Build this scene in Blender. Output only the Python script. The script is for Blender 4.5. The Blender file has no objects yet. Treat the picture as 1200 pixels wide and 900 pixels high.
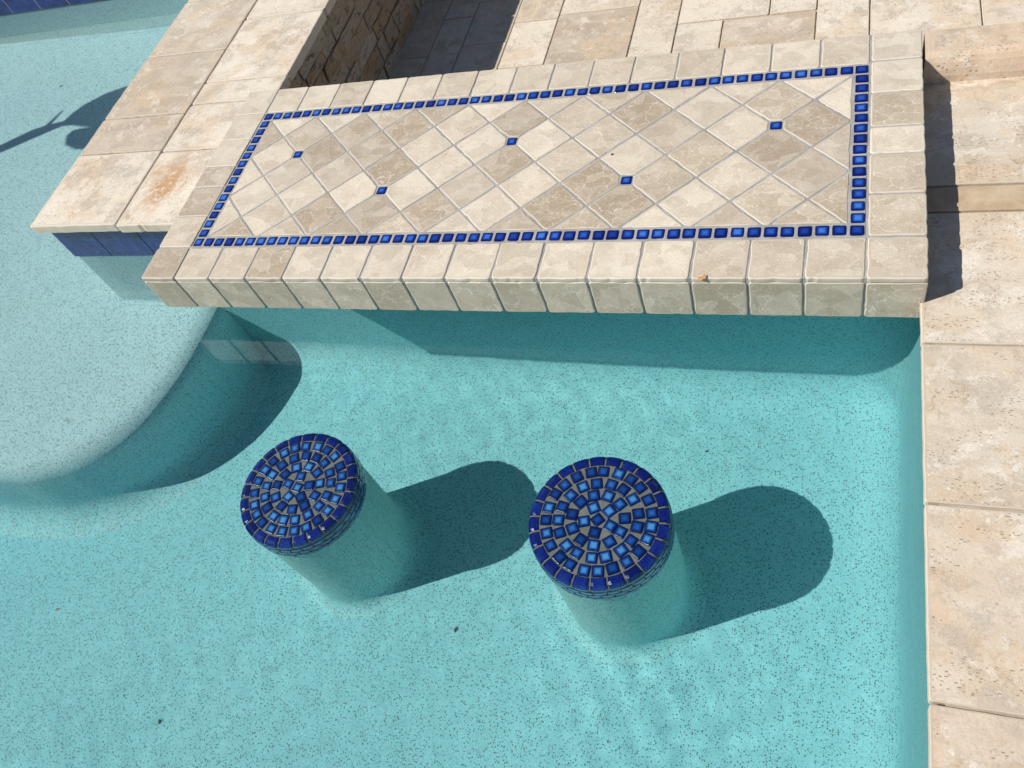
import bpy, math, random
from mathutils import Vector, Matrix, noise

random.seed(7)
S = bpy.context.scene
COL = S.collection

# ------------------------------------------------------------------ camera
CAM_R = [[0.935618151, 0.228315083, -0.269241337], [0.043755411, -0.831815921, -0.55332426], [-0.350291505, 0.505919456, -0.788252095]]
cam_d = bpy.data.cameras.new("camera")
cam_d.sensor_width = 36.0
cam_d.lens = 36.0 * 990.2 / 1200.0
cam_d.clip_start = 0.02
cam_d.clip_end = 2000
cam = bpy.data.objects.new("camera", cam_d)
COL.objects.link(cam)
rx, ry, rz = CAM_R
M = Matrix(((rx[0], -ry[0], -rz[0], 1.68926895),
            (rx[1], -ry[1], -rz[1], -1.31338531),
            (rx[2], -ry[2], -rz[2], 1.41291541),
            (0, 0, 0, 1)))
cam.matrix_world = M
S.camera = cam

# ------------------------------------------------------------------ sky, sun, exposure
AZ, EL = math.radians(26.6), math.radians(43.2)
world = bpy.data.worlds.new("World")
S.world = world
world.use_nodes = True
wn = world.node_tree
wn.nodes.clear()
sky = wn.nodes.new("ShaderNodeTexSky")
sky.sky_type = 'NISHITA'
sky.sun_disc = False
sky.sun_elevation = EL
sky.sun_rotation = math.radians(243.4)
sky.dust_density = 0.6
bg = wn.nodes.new("ShaderNodeBackground")
bg.inputs['Strength'].default_value = 0.06
wo = wn.nodes.new("ShaderNodeOutputWorld")
wn.links.new(sky.outputs[0], bg.inputs[0])
wn.links.new(bg.outputs[0], wo.inputs[0])

sun_d = bpy.data.lights.new("sun", 'SUN')
sun_d.energy = 4.8
sun_d.angle = math.radians(0.5)
sun_d.color = (1.0, 0.955, 0.88)
sun_d.cycles.is_caustics_light = True
sun = bpy.data.objects.new("sun", sun_d)
sun.rotation_euler = Vector((math.cos(AZ) * math.cos(EL), math.sin(AZ) * math.cos(EL), -math.sin(EL))).to_track_quat('-Z', 'Y').to_euler()
sun.location = (-6, -3, 6)
COL.objects.link(sun)

S.view_settings.view_transform = 'Standard'
S.view_settings.look = 'None'
S.view_settings.exposure = 0.22
S.view_settings.gamma = 1.0
S.render.engine = 'CYCLES'
S.cycles.max_bounces = 12
S.cycles.transmission_bounces = 8
S.cycles.diffuse_bounces = 4
S.cycles.glossy_bounces = 4
S.cycles.caustics_refractive = True
S.cycles.caustics_reflective = False
S.cycles.sample_clamp_indirect = 3.0
S.cycles.use_denoising = True
S.cycles.denoiser = 'OPENIMAGEDENOISE'

# ------------------------------------------------------------------ the place, in metres (bar top is z = 0)
P = 0.035            # pitch of the small blue tiles
E = 0.117            # width of the edge tiles
ZW = -0.2035         # water level
ZF = -1.088          # pool floor
ZS = -0.65           # shallow shelf
XR = 50 * P + E      # right end of the bar top
YB = 16 * P + E      # back edge of the bar top
YW = 0.16            # pool wall under the bar
T = 0.128            # bar top thickness
XD = 1.857           # pool edge of the deck
ZD = -0.078         # lower deck
CX0, CX1, CZ = -0.74, -0.036, -0.03   # raised coping
ZSUN = -0.5          # sunken floor behind the bar

# ------------------------------------------------------------------ node helpers
class NT:
    def __init__(s, name):
        m = bpy.data.materials.new(name)
        m.use_nodes = True
        s.m, s.t = m, m.node_tree
        s.t.nodes.clear()
        s.out = s.n("ShaderNodeOutputMaterial")
    def n(s, typ, ins=None, **kw):
        nd = s.t.nodes.new(typ)
        for k, v in kw.items():
            setattr(nd, k, v)
        for k, v in (ins or {}).items():
            if isinstance(v, bpy.types.NodeSocket):
                s.t.links.new(v, nd.inputs[k])
            else:
                nd.inputs[k].default_value = v
        return nd
    def math(s, op, a, b=0.0, c=0.0, clamp=False):
        nd = s.n("ShaderNodeMath", operation=op, use_clamp=clamp)
        for i, v in enumerate((a, b, c)):
            if isinstance(v, bpy.types.NodeSocket):
                s.t.links.new(v, nd.inputs[i])
            else:
                nd.inputs[i].default_value = v
        return nd.outputs[0]
    def vmath(s, op, a, b):
        nd = s.n("ShaderNodeVectorMath", operation=op)
        for i, v in enumerate((a, b)):
            if isinstance(v, bpy.types.NodeSocket):
                s.t.links.new(v, nd.inputs[i])
            else:
                nd.inputs[i].default_value = v
        return nd.outputs[0]
    def mix(s, f, a, b, mode='MIX'):
        nd = s.n("ShaderNodeMix", data_type='RGBA', blend_type=mode)
        for i, v in ((0, f), (6, a), (7, b)):
            if isinstance(v, bpy.types.NodeSocket):
                s.t.links.new(v, nd.inputs[i])
            elif i == 0:
                nd.inputs[0].default_value = v
            else:
                nd.inputs[i].default_value = (*v, 1)
        return nd.outputs[2]
    def ramp(s, f, lo, hi, a=0.0, b=1.0):
        nd = s.n("ShaderNodeMapRange", {'Value': f, 'From Min': lo, 'From Max': hi, 'To Min': a, 'To Max': b}, interpolation_type='SMOOTHSTEP')
        return nd.outputs[0]
    def noise(s, vec, scale, detail=4, rough=0.55, dist=0.0, out=0):
        return s.n("ShaderNodeTexNoise", {'Vector': vec, 'Scale': scale, 'Detail': detail, 'Roughness': rough, 'Distortion': dist}).outputs[out]
    def voro(s, vec, scale, feature='F1', out='Distance', rnd=1.0):
        return s.n("ShaderNodeTexVoronoi", {'Vector': vec, 'Scale': scale, 'Randomness': rnd}, feature=feature).outputs[out]
    def coords(s, spread=7.0):
        """Object position moved by the tile's own random numbers, so no two tiles continue each other."""
        g = s.n("ShaderNodeNewGeometry").outputs['Position']
        a = s.n("ShaderNodeAttribute", attribute_name="tile")
        sc = s.n("ShaderNodeVectorMath", {0: a.outputs['Color'], 'Scale': spread}, operation='SCALE').outputs[0]
        sp = s.n("ShaderNodeSeparateColor", {0: a.outputs['Color']})
        return g, s.vmath('ADD', g, sc), sp.outputs[0], sp.outputs[1], sp.outputs[2]
    def bsdf(s, color, rough=0.6, bump=None, bstr=0.3, bdist=0.002, **kw):
        ins = {'Base Color': color if isinstance(color, bpy.types.NodeSocket) else (*color, 1), 'Roughness': rough}
        ins.update(kw)
        b = s.n("ShaderNodeBsdfPrincipled", ins)
        if bump is not None:
            nd = s.n("ShaderNodeBump", {'Height': bump, 'Strength': bstr, 'Distance': bdist})
            s.t.links.new(nd.outputs[0], b.inputs['Normal'])
        s.t.links.new(b.outputs[0], s.out.inputs['Surface'])
        return s.m

def mat_marble():
    t = NT("tumbled_marble")
    g, v, r1, r2, core = t.coords()
    big = t.noise(v, 9, 5, 0.6, 0.6)
    med = t.noise(v, 45, 6, 0.65, 0.4)
    fine = t.noise(v, 260, 4, 0.6)
    c = t.mix(t.ramp(r1, 0.0, 1.0), (0.345, 0.265, 0.18), (0.80, 0.71, 0.575))
    c2 = t.mix(r2, (0.40, 0.365, 0.315), (0.58, 0.47, 0.33))
    c = t.mix(0.24, c, c2)
    c = t.mix(t.ramp(big, 0.38, 0.66, 0, 0.55), c, t.mix(0.6, c, (0.34, 0.27, 0.185)))
    c = t.mix(t.ramp(t.noise(v, 20, 5, 0.6, 0.5), 0.45, 0.7, 0, 0.35), c, (0.70, 0.63, 0.53))
    c = t.mix(t.ramp(med, 0.50, 0.75, 0, 0.25), c, (0.42, 0.35, 0.26))
    wv = t.vmath('ADD', v, t.n("ShaderNodeVectorMath", {0: t.noise(v, 20, 4, 0.6, 0, 1), 'Scale': 0.05}, operation='SCALE').outputs[0])
    wv = t.n("ShaderNodeMapping", {'Vector': wv, 'Scale': (1.0, 1.6, 1.0), 'Rotation': (0, 0, 0.7)}).outputs[0]
    cell = t.n("ShaderNodeSeparateColor", {0: t.voro(wv, 17, 'F1', 'Color')}).outputs[0]
    c = t.mix(t.ramp(cell, 0.15, 0.5, 0.22, 0), c, (0.33, 0.275, 0.20))
    c = t.mix(t.ramp(cell, 0.6, 1.0, 0, 0.22), c, (0.78, 0.71, 0.60))
    ve = t.voro(wv, 17, 'DISTANCE_TO_EDGE')
    much = t.ramp(r2, 0.1, 0.7, 0.35, 1.0)
    vein = t.math('MULTIPLY', t.ramp(ve, 0.0, 0.022, 1, 0), t.ramp(t.noise(v, 17, 4), 0.40, 0.52))
    ve2 = t.voro(wv, 55, 'DISTANCE_TO_EDGE')
    vein2 = t.math('MULTIPLY', t.ramp(ve2, 0.0, 0.05, 1, 0), t.ramp(t.noise(v, 28, 4), 0.44, 0.56))
    c = t.mix(t.math('MULTIPLY', t.math('MULTIPLY', vein, 0.62), much), c, (0.86, 0.80, 0.70))
    c = t.mix(t.math('MULTIPLY', t.math('MULTIPLY', vein2, 0.52), much), c, (0.82, 0.75, 0.64))
    grain = t.noise(v, 150, 6, 0.75, 0.3)
    c = t.mix(t.ramp(grain, 0.38, 0.55, 0.16, 0), c, (0.27, 0.215, 0.15))
    c = t.mix(t.ramp(fine, 0.55, 0.7, 0.0, 0.3), c, (0.84, 0.78, 0.68))
    pit = t.math('MULTIPLY', t.ramp(t.voro(v, 210, 'F1'), 0.10, 0.2, 1, 0), t.ramp(t.noise(v, 19, 3), 0.54, 0.62))
    c = t.mix(t.math('MULTIPLY', pit, 0.6), c, (0.17, 0.13, 0.09))
    # worn pale arrises
    c = t.mix(t.math('MULTIPLY', core, 0.45), c, (0.74, 0.68, 0.58))
    h = t.math('SUBTRACT', t.math('ADD', t.math('MULTIPLY', med, 0.6), t.math('MULTIPLY', grain, 0.5)), pit)
    return t.bsdf(c, 0.5, h, 0.45, 0.002)

def stain(t, g):
    """One rust stain with its own shape, on the slab of the raised wall beside the bar."""
    q = t.n("ShaderNodeMapping", {'Vector': t.vmath('SUBTRACT', g, (-0.275, 0.30, CZ)), 'Rotation': (0, 0, math.radians(12))}).outputs[0]
    w = t.vmath('ADD', q, t.n("ShaderNodeVectorMath", {0: t.vmath('SUBTRACT', t.noise(g, 14, 5, 0.65, 0, 1), (0.5, 0.5, 0.5)), 'Scale': 0.20}, operation='SCALE').outputs[0])
    w = t.n("ShaderNodeMapping", {'Vector': w, 'Scale': (13.0, 6.2, 3.0)}).outputs[0]
    d = t.n("ShaderNodeVectorMath", {0: w}, operation='LENGTH').outputs['Value']
    return t.math('MULTIPLY', t.ramp(d, 0.1, 1.2, 1.0, 0), t.ramp(t.noise(g, 34, 7, 0.8), 0.38, 0.54))

def mat_travertine():
    t = NT("travertine")
    g, v, r1, r2, core = t.coords()
    st = t.n("ShaderNodeMapping", {'Vector': v, 'Scale': (1.0, 2.6, 1.0), 'Rotation': (0, 0, 0.35)}).outputs[0]
    big = t.noise(st, 3.2, 6, 0.62, 0.9)
    med = t.noise(st, 16, 7, 0.68, 0.7)
    fine = t.noise(v, 170, 5, 0.65)
    wv = t.vmath('ADD', v, t.n("ShaderNodeVectorMath", {0: t.noise(v, 18, 6, 0.75, 0, 1), 'Scale': 0.10}, operation='SCALE').outputs[0])
    c = t.mix(r1, (0.44, 0.355, 0.26), (0.74, 0.655, 0.535))
    c = t.mix(t.ramp(r2, 0.3, 1.0, 0, 0.75), c, (0.57, 0.405, 0.285))
    c = t.mix(t.ramp(big, 0.38, 0.62, 0.0, 0.40), c, (0.76, 0.70, 0.60))
    tan = t.noise(wv, 5, 5, 0.65)
    c = t.mix(t.ramp(tan, 0.48, 0.60, 0.0, 0.55), c, (0.62, 0.46, 0.31))
    grey = t.noise(wv, 8.5, 7, 0.75)
    c = t.mix(t.ramp(grey, 0.51, 0.57, 0.0, 0.55), c, (0.43, 0.37, 0.30))
    pale = t.noise(wv, 13, 8, 0.8)
    c = t.mix(t.ramp(pale, 0.55, 0.60, 0.0, 0.5), c, (0.84, 0.79, 0.70))
    crust = t.math('MULTIPLY', t.ramp(t.noise(wv, 42, 6, 0.8), 0.53, 0.60), t.ramp(t.noise(v, 6, 3), 0.50, 0.60))
    c = t.mix(t.math('MULTIPLY', crust, 0.7), c, (0.90, 0.85, 0.76))
    crust2 = t.math('MULTIPLY', t.ramp(t.noise(wv, 36, 6, 0.8), 0.40, 0.48, 1, 0), t.ramp(t.noise(v, 5, 3), 0.46, 0.58))
    c = t.mix(t.math('MULTIPLY', crust2, 0.7), c, (0.43, 0.32, 0.21))
    c = t.mix(t.ramp(med, 0.50, 0.68, 0.0, 0.25), c, (0.50, 0.42, 0.33))
    # the small pits of the stone, in drifts
    wp = t.vmath('ADD', st, t.n("ShaderNodeVectorMath", {0: t.noise(v, 60, 3, 0.6, 0, 1), 'Scale': 0.012}, operation='SCALE').outputs[0])
    pit = t.ramp(t.voro(wp, 88, 'F1'), 0.17, 0.30, 1, 0)
    drift = t.ramp(t.noise(st, 9, 4, 0.6, 0.3), 0.51, 0.57, 0, 0.9)
    pit = t.math('MULTIPLY', pit, drift)
    pit2 = t.math('MULTIPLY', t.ramp(t.voro(wp, 190, 'F1'), 0.08, 0.22, 1, 0), t.ramp(t.noise(v, 14, 3), 0.48, 0.58, 0, 0.8))
    pits = t.math('MAXIMUM', pit, pit2)
    c = t.mix(t.math('MULTIPLY', pits, 0.72), c, (0.20, 0.15, 0.10))
    c = t.mix(t.ramp(fine, 0.4, 0.7, 0, 0.18), c, (0.3, 0.24, 0.17))
    c = t.mix(t.math('MULTIPLY', core, 0.10), c, (0.76, 0.70, 0.60))
    c = t.mix(stain(t, g), c, (0.50, 0.28, 0.13))
    h = t.math('SUBTRACT', t.math('ADD', t.math('MULTIPLY', t.math('ADD', med, crust), 0.5), t.math('MULTIPLY', fine, 0.4)), t.math('MULTIPLY', pits, 1.3))
    return t.bsdf(c, 0.68, h, 0.45, 0.0025)

def mat_glaze(name, dark, mid, light, lift=0.0):
    t = NT(name)
    g, v, r1, r2, core = t.coords(11.0)
    n = t.noise(v, 95, 4, 0.6, 0.8)
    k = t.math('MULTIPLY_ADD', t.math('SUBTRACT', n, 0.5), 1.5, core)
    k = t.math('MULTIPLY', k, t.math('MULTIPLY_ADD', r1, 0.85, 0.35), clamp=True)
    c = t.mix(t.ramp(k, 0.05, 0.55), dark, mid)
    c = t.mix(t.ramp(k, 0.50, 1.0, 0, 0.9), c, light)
    return t.bsdf(c, 0.09, t.noise(v, 120, 3), 0.12, 0.001, **{'Coat Weight': 0.25, 'Coat Roughness': 0.03})

def mat_grout(name, a, b):
    t = NT(name)
    g = t.n("ShaderNodeNewGeometry").outputs['Position']
    n = t.noise(g, 320, 5, 0.65)
    big = t.noise(g, 18, 4, 0.6)
    c = t.mix(t.ramp(big, 0.35, 0.7), a, b)
    c = t.mix(t.ramp(n, 0.35, 0.75, 0, 0.35), c, tuple(x * 0.55 for x in a))
    return t.bsdf(c, 0.85, n, 0.5, 0.0012)

def mat_plaster(name, base, deep, foot=None):
    """Quartz pool plaster: pale ground with grey, black and a few white grains."""
    t = NT(name)
    g = t.n("ShaderNodeNewGeometry").outputs['Position']
    big = t.noise(g, 2.4, 4, 0.6)
    mid = t.noise(g, 22, 5, 0.65)
    c = t.mix(t.ramp(big, 0.3, 0.72), base, deep)
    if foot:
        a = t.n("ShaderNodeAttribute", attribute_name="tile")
        c = t.mix(t.n("ShaderNodeSeparateColor", {0: a.outputs['Color']}).outputs[2], foot, c)  # foot colour stands in for the tint of deeper water
    c = t.mix(t.ramp(mid, 0.35, 0.7, 0, 0.35), c, tuple(x * 0.80 for x in base))
    fi = t.noise(g, 420, 3, 0.7)
    c = t.mix(t.ramp(fi, 0.42, 0.66, 0, 0.30), c, tuple(x * 0.62 for x in base))
    w = t.vmath('ADD', g, t.n("ShaderNodeVectorMath", {0: t.noise(g, 300, 2, 0.5, 0, 1), 'Scale': 0.004}, operation='SCALE').outputs[0])
    vd = t.n("ShaderNodeTexVoronoi", {'Vector': w, 'Scale': 165.0, 'Randomness': 1.0}, feature='F1')
    cr = t.n("ShaderNodeSeparateColor", {0: vd.outputs['Color']}).outputs[0]
    spot = t.math('MULTIPLY', t.ramp(vd.outputs['Distance'], 0.24, 0.40, 1, 0), t.math('GREATER_THAN', cr, 0.50))
    vd2 = t.n("ShaderNodeTexVoronoi", {'Vector': w, 'Scale': 250.0, 'Randomness': 1.0}, feature='F1')
    cr2 = t.n("ShaderNodeSeparateColor", {0: vd2.outputs['Color']}).outputs[1]
    spot2 = t.math('MULTIPLY', t.ramp(vd2.outputs['Distance'], 0.26, 0.46, 1, 0), t.math('GREATER_THAN', cr2, 0.52))
    lg = t.ramp(t.noise(g, 130, 4, 0.7), 0.56, 0.66)
    c = t.mix(t.math('MULTIPLY', lg, 0.5), c, tuple(min(1, x * 1.22) for x in base))
    c = t.mix(t.math('MULTIPLY', spot2, 0.50), c, (0.12, 0.17, 0.17))
    c = t.mix(t.math('MULTIPLY', spot, 0.80), c, (0.035, 0.05, 0.05))
    h = t.math('ADD', fi, t.math('MULTIPLY', mid, 1.0))
    return t.bsdf(c, 0.75, h, 0.25, 0.0015)

def mat_bandtile():
    t = NT("navy_waterline_tile")
    g, v, r1, r2, core = t.coords(5)
    n = t.noise(v, 22, 4, 0.6, 0.6)
    c = t.mix(t.ramp(n, 0.3, 0.7), (0.004, 0.010, 0.085), (0.010, 0.030, 0.20))
    return t.bsdf(c, 0.12, t.noise(v, 34, 5, 0.65), 0.75, 0.004, **{'Coat Weight': 0.4, 'Coat Roughness': 0.05})

def mat_ledge():
    t = NT("ledge_stone")
    g, v, r1, r2, core = t.coords(9)
    st = t.n("ShaderNodeMapping", {'Vector': v, 'Scale': (1.0, 1.0, 2.2), 'Rotation': (0.5, 0, 0)}).outputs[0]
    n = t.noise(st, 24, 8, 0.78, 0.8)
    f = t.noise(st, 90, 6, 0.7)
    c = t.mix(r1, (0.42, 0.32, 0.22), (0.60, 0.51, 0.39))
    c = t.mix(t.ramp(r2, 0.45, 1.0, 0, 0.8), c, (0.48, 0.29, 0.15))
    c = t.mix(t.ramp(n, 0.53, 0.60, 0, 0.85), c, (0.11, 0.08, 0.055))
    c = t.mix(t.ramp(t.noise(v, 9, 5, 0.65, 0.6), 0.52, 0.68, 0, 0.7), c, (0.50, 0.47, 0.43))
    h = t.math('ADD', n, t.math('MULTIPLY', f, 0.5))
    return t.bsdf(c, 0.85, h, 0.9, 0.012)

def mat_water():
    t = NT("pool_water")
    b = t.n("ShaderNodeBsdfGlass", {'Color': (0.87, 0.985, 0.985, 1), 'Roughness': 0.0, 'IOR': 1.33})
    t.t.links.new(b.outputs[0], t.out.inputs['Surface'])
    return t.m

def mat_simple(name, a, b, scale=12, rough=0.8, **kw):
    t = NT(name)
    g = t.n("ShaderNodeNewGeometry").outputs['Position']
    n = t.noise(g, scale, 6, 0.65, 0.3)
    return t.bsdf(t.mix(t.ramp(n, 0.3, 0.7), a, b), rough, n, 0.3, 0.004, **kw)

MARBLE = mat_marble()
TRAV = mat_travertine()
GLAZE = mat_glaze("blue_glaze", (0.003, 0.006, 0.085), (0.010, 0.050, 0.33), (0.055, 0.20, 0.60))
SEATGLAZE = mat_glaze("seat_blue_glaze", (0.003, 0.008, 0.10), (0.014, 0.10, 0.47), (0.15, 0.46, 0.92))
RIMGLAZE = mat_glaze("navy_glaze", (0.003, 0.005, 0.085), (0.006, 0.014, 0.22), (0.012, 0.04, 0.34))
SIDEGLAZE = mat_glaze("teal_blue_glaze", (0.006, 0.03, 0.12), (0.02, 0.12, 0.36), (0.07, 0.27, 0.50))
GROUT = mat_grout("grey_grout", (0.31, 0.295, 0.28), (0.44, 0.42, 0.40))
SANDGROUT = mat_grout("sand_grout", (0.36, 0.30, 0.235), (0.46, 0.39, 0.30))
SEATGROUT = mat_grout("taupe_grout", (0.27, 0.225, 0.205), (0.36, 0.305, 0.28))
PLASTER = mat_plaster("teal_quartz_plaster", (0.385, 0.76, 0.803), (0.34, 0.705, 0.752))  # teal includes the water's absorption tint at floor depth
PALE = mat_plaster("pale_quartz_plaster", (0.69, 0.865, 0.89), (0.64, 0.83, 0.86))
SHELFPLASTER = mat_plaster("depth_tint_shelf_plaster", (0.69, 0.865, 0.89), (0.64, 0.83, 0.86), (0.38, 0.755, 0.797))
STEMPLASTER = mat_plaster("depth_tint_stool_plaster", (0.52, 0.77, 0.74), (0.47, 0.73, 0.70), (0.375, 0.75, 0.793))
BAND = mat_bandtile()
TANSTONE = mat_simple("tan_travertine", (0.42, 0.31, 0.20), (0.55, 0.43, 0.30), 22, 0.7)
VBED = mat_simple("brown_mortar", (0.30, 0.225, 0.15), (0.40, 0.32, 0.23), 60)
LEDGE = mat_ledge()
WATER = mat_water()
CONC = mat_simple("concrete", (0.34, 0.32, 0.29), (0.42, 0.39, 0.35), 20)
LAWN = mat_simple("lawn_green", (0.035, 0.075, 0.02), (0.06, 0.11, 0.03), 8)
LEAF = mat_simple("added_plant_leaf", (0.035, 0.085, 0.02), (0.07, 0.13, 0.035), 25, 0.45)
POT = mat_simple("terracotta", (0.36, 0.16, 0.09), (0.44, 0.21, 0.12), 30)
DRY = mat_simple("dry_leaf", (0.42, 0.17, 0.06), (0.62, 0.36, 0.18), 260, 0.8)
DARKBIT = mat_simple("dark_debris", (0.05, 0.07, 0.06), (0.13, 0.12, 0.08), 300, 0.8)

# ------------------------------------------------------------------ mesh helpers
class MB:
    def __init__(s):
        s.v, s.f, s.c = [], [], []
    def add(s, vs, fs, cols):
        o = len(s.v)
        s.v += [tuple(x) for x in vs]
        s.f += [tuple(i + o for i in f) for f in fs]
        s.c += cols if isinstance(cols, list) else [cols] * len(vs)
    def box(s, x0, x1, y0, y1, z0, z1, col=(0.5, 0.5, 0.0)):
        vs = [(x, y, z) for z in (z0, z1) for y in (y0, y1) for x in (x0, x1)]
        s.add(vs, [(0, 2, 3, 1), (4, 5, 7, 6), (0, 1, 5, 4), (2, 6, 7, 3), (0, 4, 6, 2), (1, 3, 7, 5)], col)
    def build(s, name, mat, parent=None, smooth=False, kind=None):
        me = bpy.data.meshes.new(name)
        me.from_pydata(s.v, [], s.f)
        a = me.color_attributes.new("tile", 'FLOAT_COLOR', 'POINT')
        for i, c in enumerate(s.c):
            a.data[i].color = (*c, 1)
        me.materials.append(mat)
        if smooth:
            me.polygons.foreach_set('use_smooth', [True] * len(me.polygons))
        me.update()
        o = bpy.data.objects.new(name, me)
        COL.objects.link(o)
        if parent is not None:
            o.parent = parent
        if kind:
            o['kind'] = kind
        return o

def recv(o):
    o.cycles.is_caustics_receiver = True
    return o

def tag(o, label, cat, group=None):
    o['label'] = label
    o['category'] = cat
    if group:
        o['group'] = group
    return o

def empty(name, loc=(0, 0, 0)):
    o = bpy.data.objects.new(name, None)
    o.location = loc
    o.empty_display_size = 0.1
    COL.objects.link(o)
    return o

def area2(p):
    return sum(p[i][0] * p[(i + 1) % len(p)][1] - p[(i + 1) % len(p)][0] * p[i][1] for i in range(len(p))) / 2

def shrink(poly, d):
    """Move every edge of a convex counter-clockwise polygon inwards by d."""
    n = len(poly)
    if area2(poly) < 0:
        poly = poly[::-1]
    L = []
    for i in range(n):
        (x0, y0), (x1, y1) = poly[i], poly[(i + 1) % n]
        l = math.hypot(x1 - x0, y1 - y0) or 1e-9
        nx, ny = -(y1 - y0) / l, (x1 - x0) / l
        L.append((nx, ny, nx * x0 + ny * y0 + d))
    out = []
    for i in range(n):
        a1, b1, c1 = L[i - 1]
        a2, b2, c2 = L[i]
        D = a1 * b2 - a2 * b1
        if abs(D) < 1e-9:
            out.append(poly[i])
        else:
            out.append(((c1 * b2 - c2 * b1) / D, (a1 * c2 - a2 * c1) / D))
    return out

def clip(poly, x0, x1, y0, y1):
    for ax, lim, sg in ((0, x0, 1), (0, x1, -1), (1, y0, 1), (1, y1, -1)):
        out = []
        for i in range(len(poly)):
            a, b = poly[i - 1], poly[i]
            da, db = sg * (a[ax] - lim), sg * (b[ax] - lim)
            if (da >= 0) != (db >= 0):
                k = da / (da - db)
                out.append((a[0] + (b[0] - a[0]) * k, a[1] + (b[1] - a[1]) * k))
            if db >= 0:
                out.append(b)
        poly = out
        if not poly:
            return []
    q = []
    for pnt in poly:
        if not q or math.dist(pnt, q[-1]) > 0.005:
            q.append(pnt)
    if len(q) > 1 and math.dist(q[0], q[-1]) < 0.005:
        q.pop()
    return q

def outline(poly, step, rad, jit, seed):
    """Round the corners of a polygon, cut its edges into short steps and nick them a little."""
    n = len(poly)
    pts = []
    for i in range(n):
        a, b, c = Vector(poly[i - 1]), Vector(poly[i]), Vector(poly[(i + 1) % n])
        r = min(rad, (a - b).length * 0.3, (c - b).length * 0.3)
        p0 = b + (a - b).normalized() * r
        p1 = b + (c - b).normalized() * r
        for k in (0, 0.5, 1):
            pts.append(p0.lerp(b, k).lerp(b.lerp(p1, k), k))
        nxt = Vector(poly[(i + 1) % n])
        d = Vector(poly[(i + 2) % n])
        r2 = min(rad, (nxt - b).length * 0.3, (nxt - d).length * 0.3)
        e1 = nxt + (b - nxt).normalized() * r2
        m = int((e1 - p1).length / step)
        for k in range(1, m):
            pts.append(p1.lerp(e1, k / m))
    ctr = sum(pts, Vector((0, 0))) / len(pts)
    out = []
    for q in pts:
        d = (ctr - q).normalized()
        nz = noise.noise(Vector((q.x * 38 + seed, q.y * 38, seed * 3.1)))
        n2 = noise.noise(Vector((q.x * 140 + seed, q.y * 140, seed * 1.7)))
        s = jit * (nz * 0.8 + max(0, n2 - 0.25) * 2.4)
        out.append(q + d * s)
    return out

def slab_tile(mb, poly, z, th, bev=0.003, step=0.012, rad=0.006, jit=0.0015, col=None, frame=None, warp=0.0):
    """A worn stone tile. FRAME(x, y, z) places it on another plane."""
    if len(poly) < 3 or abs(area2(poly)) < 2e-5:
        return
    if area2(poly) < 0:
        poly = poly[::-1]
    seed = random.uniform(0, 90)
    col = col or (random.random(), random.random(), 0)
    o = outline(poly, step, rad, jit, seed)
    ctr = sum(o, Vector((0, 0))) / len(o)
    rings = []
    for ins, dz, core in ((0, -th, 0), (0, -bev, 0.6), (bev * 0.35, -bev * 0.3, 1.0), (bev, 0, 0.5), (bev * 2.6, 0, 0.0)):
        ring = []
        for q in o:
            d = ctr - q
            l = d.length or 1
            qq = q + d / l * min(ins, l * 0.5)
            ww = warp * noise.noise(Vector((qq.x * 12 + seed, qq.y * 12, 0))) if dz > -th else 0
            ring.append((qq.x, qq.y, z + dz + ww))
        rings.append((ring, core))
    fr = frame or (lambda x, y, zz: (x, y, zz))
    vs, cs, fs, n = [], [], [], len(o)
    for ring, core in rings:
        vs += [fr(*q) for q in ring]
        cs += [(col[0], col[1], core)] * n
    for k in range(len(rings) - 1):
        for i in range(n):
            j = (i + 1) % n
            fs.append((k * n + i, k * n + j, (k + 1) * n + j, (k + 1) * n + i))
    fs.append(tuple(range((len(rings) - 1) * n, len(rings) * n)))
    mb.add(vs, fs, cs)

def pillow(mb, poly, z, h, col=None, frame=None, rad=0.004, jit=0.0006, skirt=-0.004):
    """A small glazed tile with a domed face; blue channel of its colour rises to the middle."""
    if area2(poly) < 0:
        poly = poly[::-1]
    col = col or (random.random(), random.random())
    seed = random.uniform(0, 90)
    o = outline(poly, 0.006, rad, jit, seed)
    ctr = sum(o, Vector((0, 0))) / len(o)
    tx, ty = random.uniform(-0.035, 0.035), random.uniform(-0.035, 0.035)
    fr = frame or (lambda x, y, zz: (x, y, zz))
    vs, cs, fs, n = [], [], [], len(o)
    spec = ((1.0, skirt, 0), (1.0, h * 0.45, 0), (0.93, h * 0.85, 0.0), (0.82, h, 0.06), (0.62, h * 1.09, 0.38), (0.36, h * 1.15, 0.85))
    for sc, zz, core in spec:
        for q in o:
            w = ctr + (q - ctr) * sc
            vs.append(fr(w.x, w.y, z + zz + ((w.x - ctr.x) * tx + (w.y - ctr.y) * ty if zz > 0 else 0)))
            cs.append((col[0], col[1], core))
    for k in range(len(spec) - 1):
        for i in range(n):
            j = (i + 1) % n
            fs.append((k * n + i, k * n + j, (k + 1) * n + j, (k + 1) * n + i))
    vs.append(fr(ctr.x, ctr.y, z + h * 1.2))
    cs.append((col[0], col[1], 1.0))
    for i in range(n):
        fs.append(((len(spec) - 1) * n + i, (len(spec) - 1) * n + (i + 1) % n, len(spec) * n))
    mb.add(vs, fs, cs)

def rect(x0, x1, y0, y1):
    return [(x0, y0), (x1, y0), (x1, y1), (x0, y1)]

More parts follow.
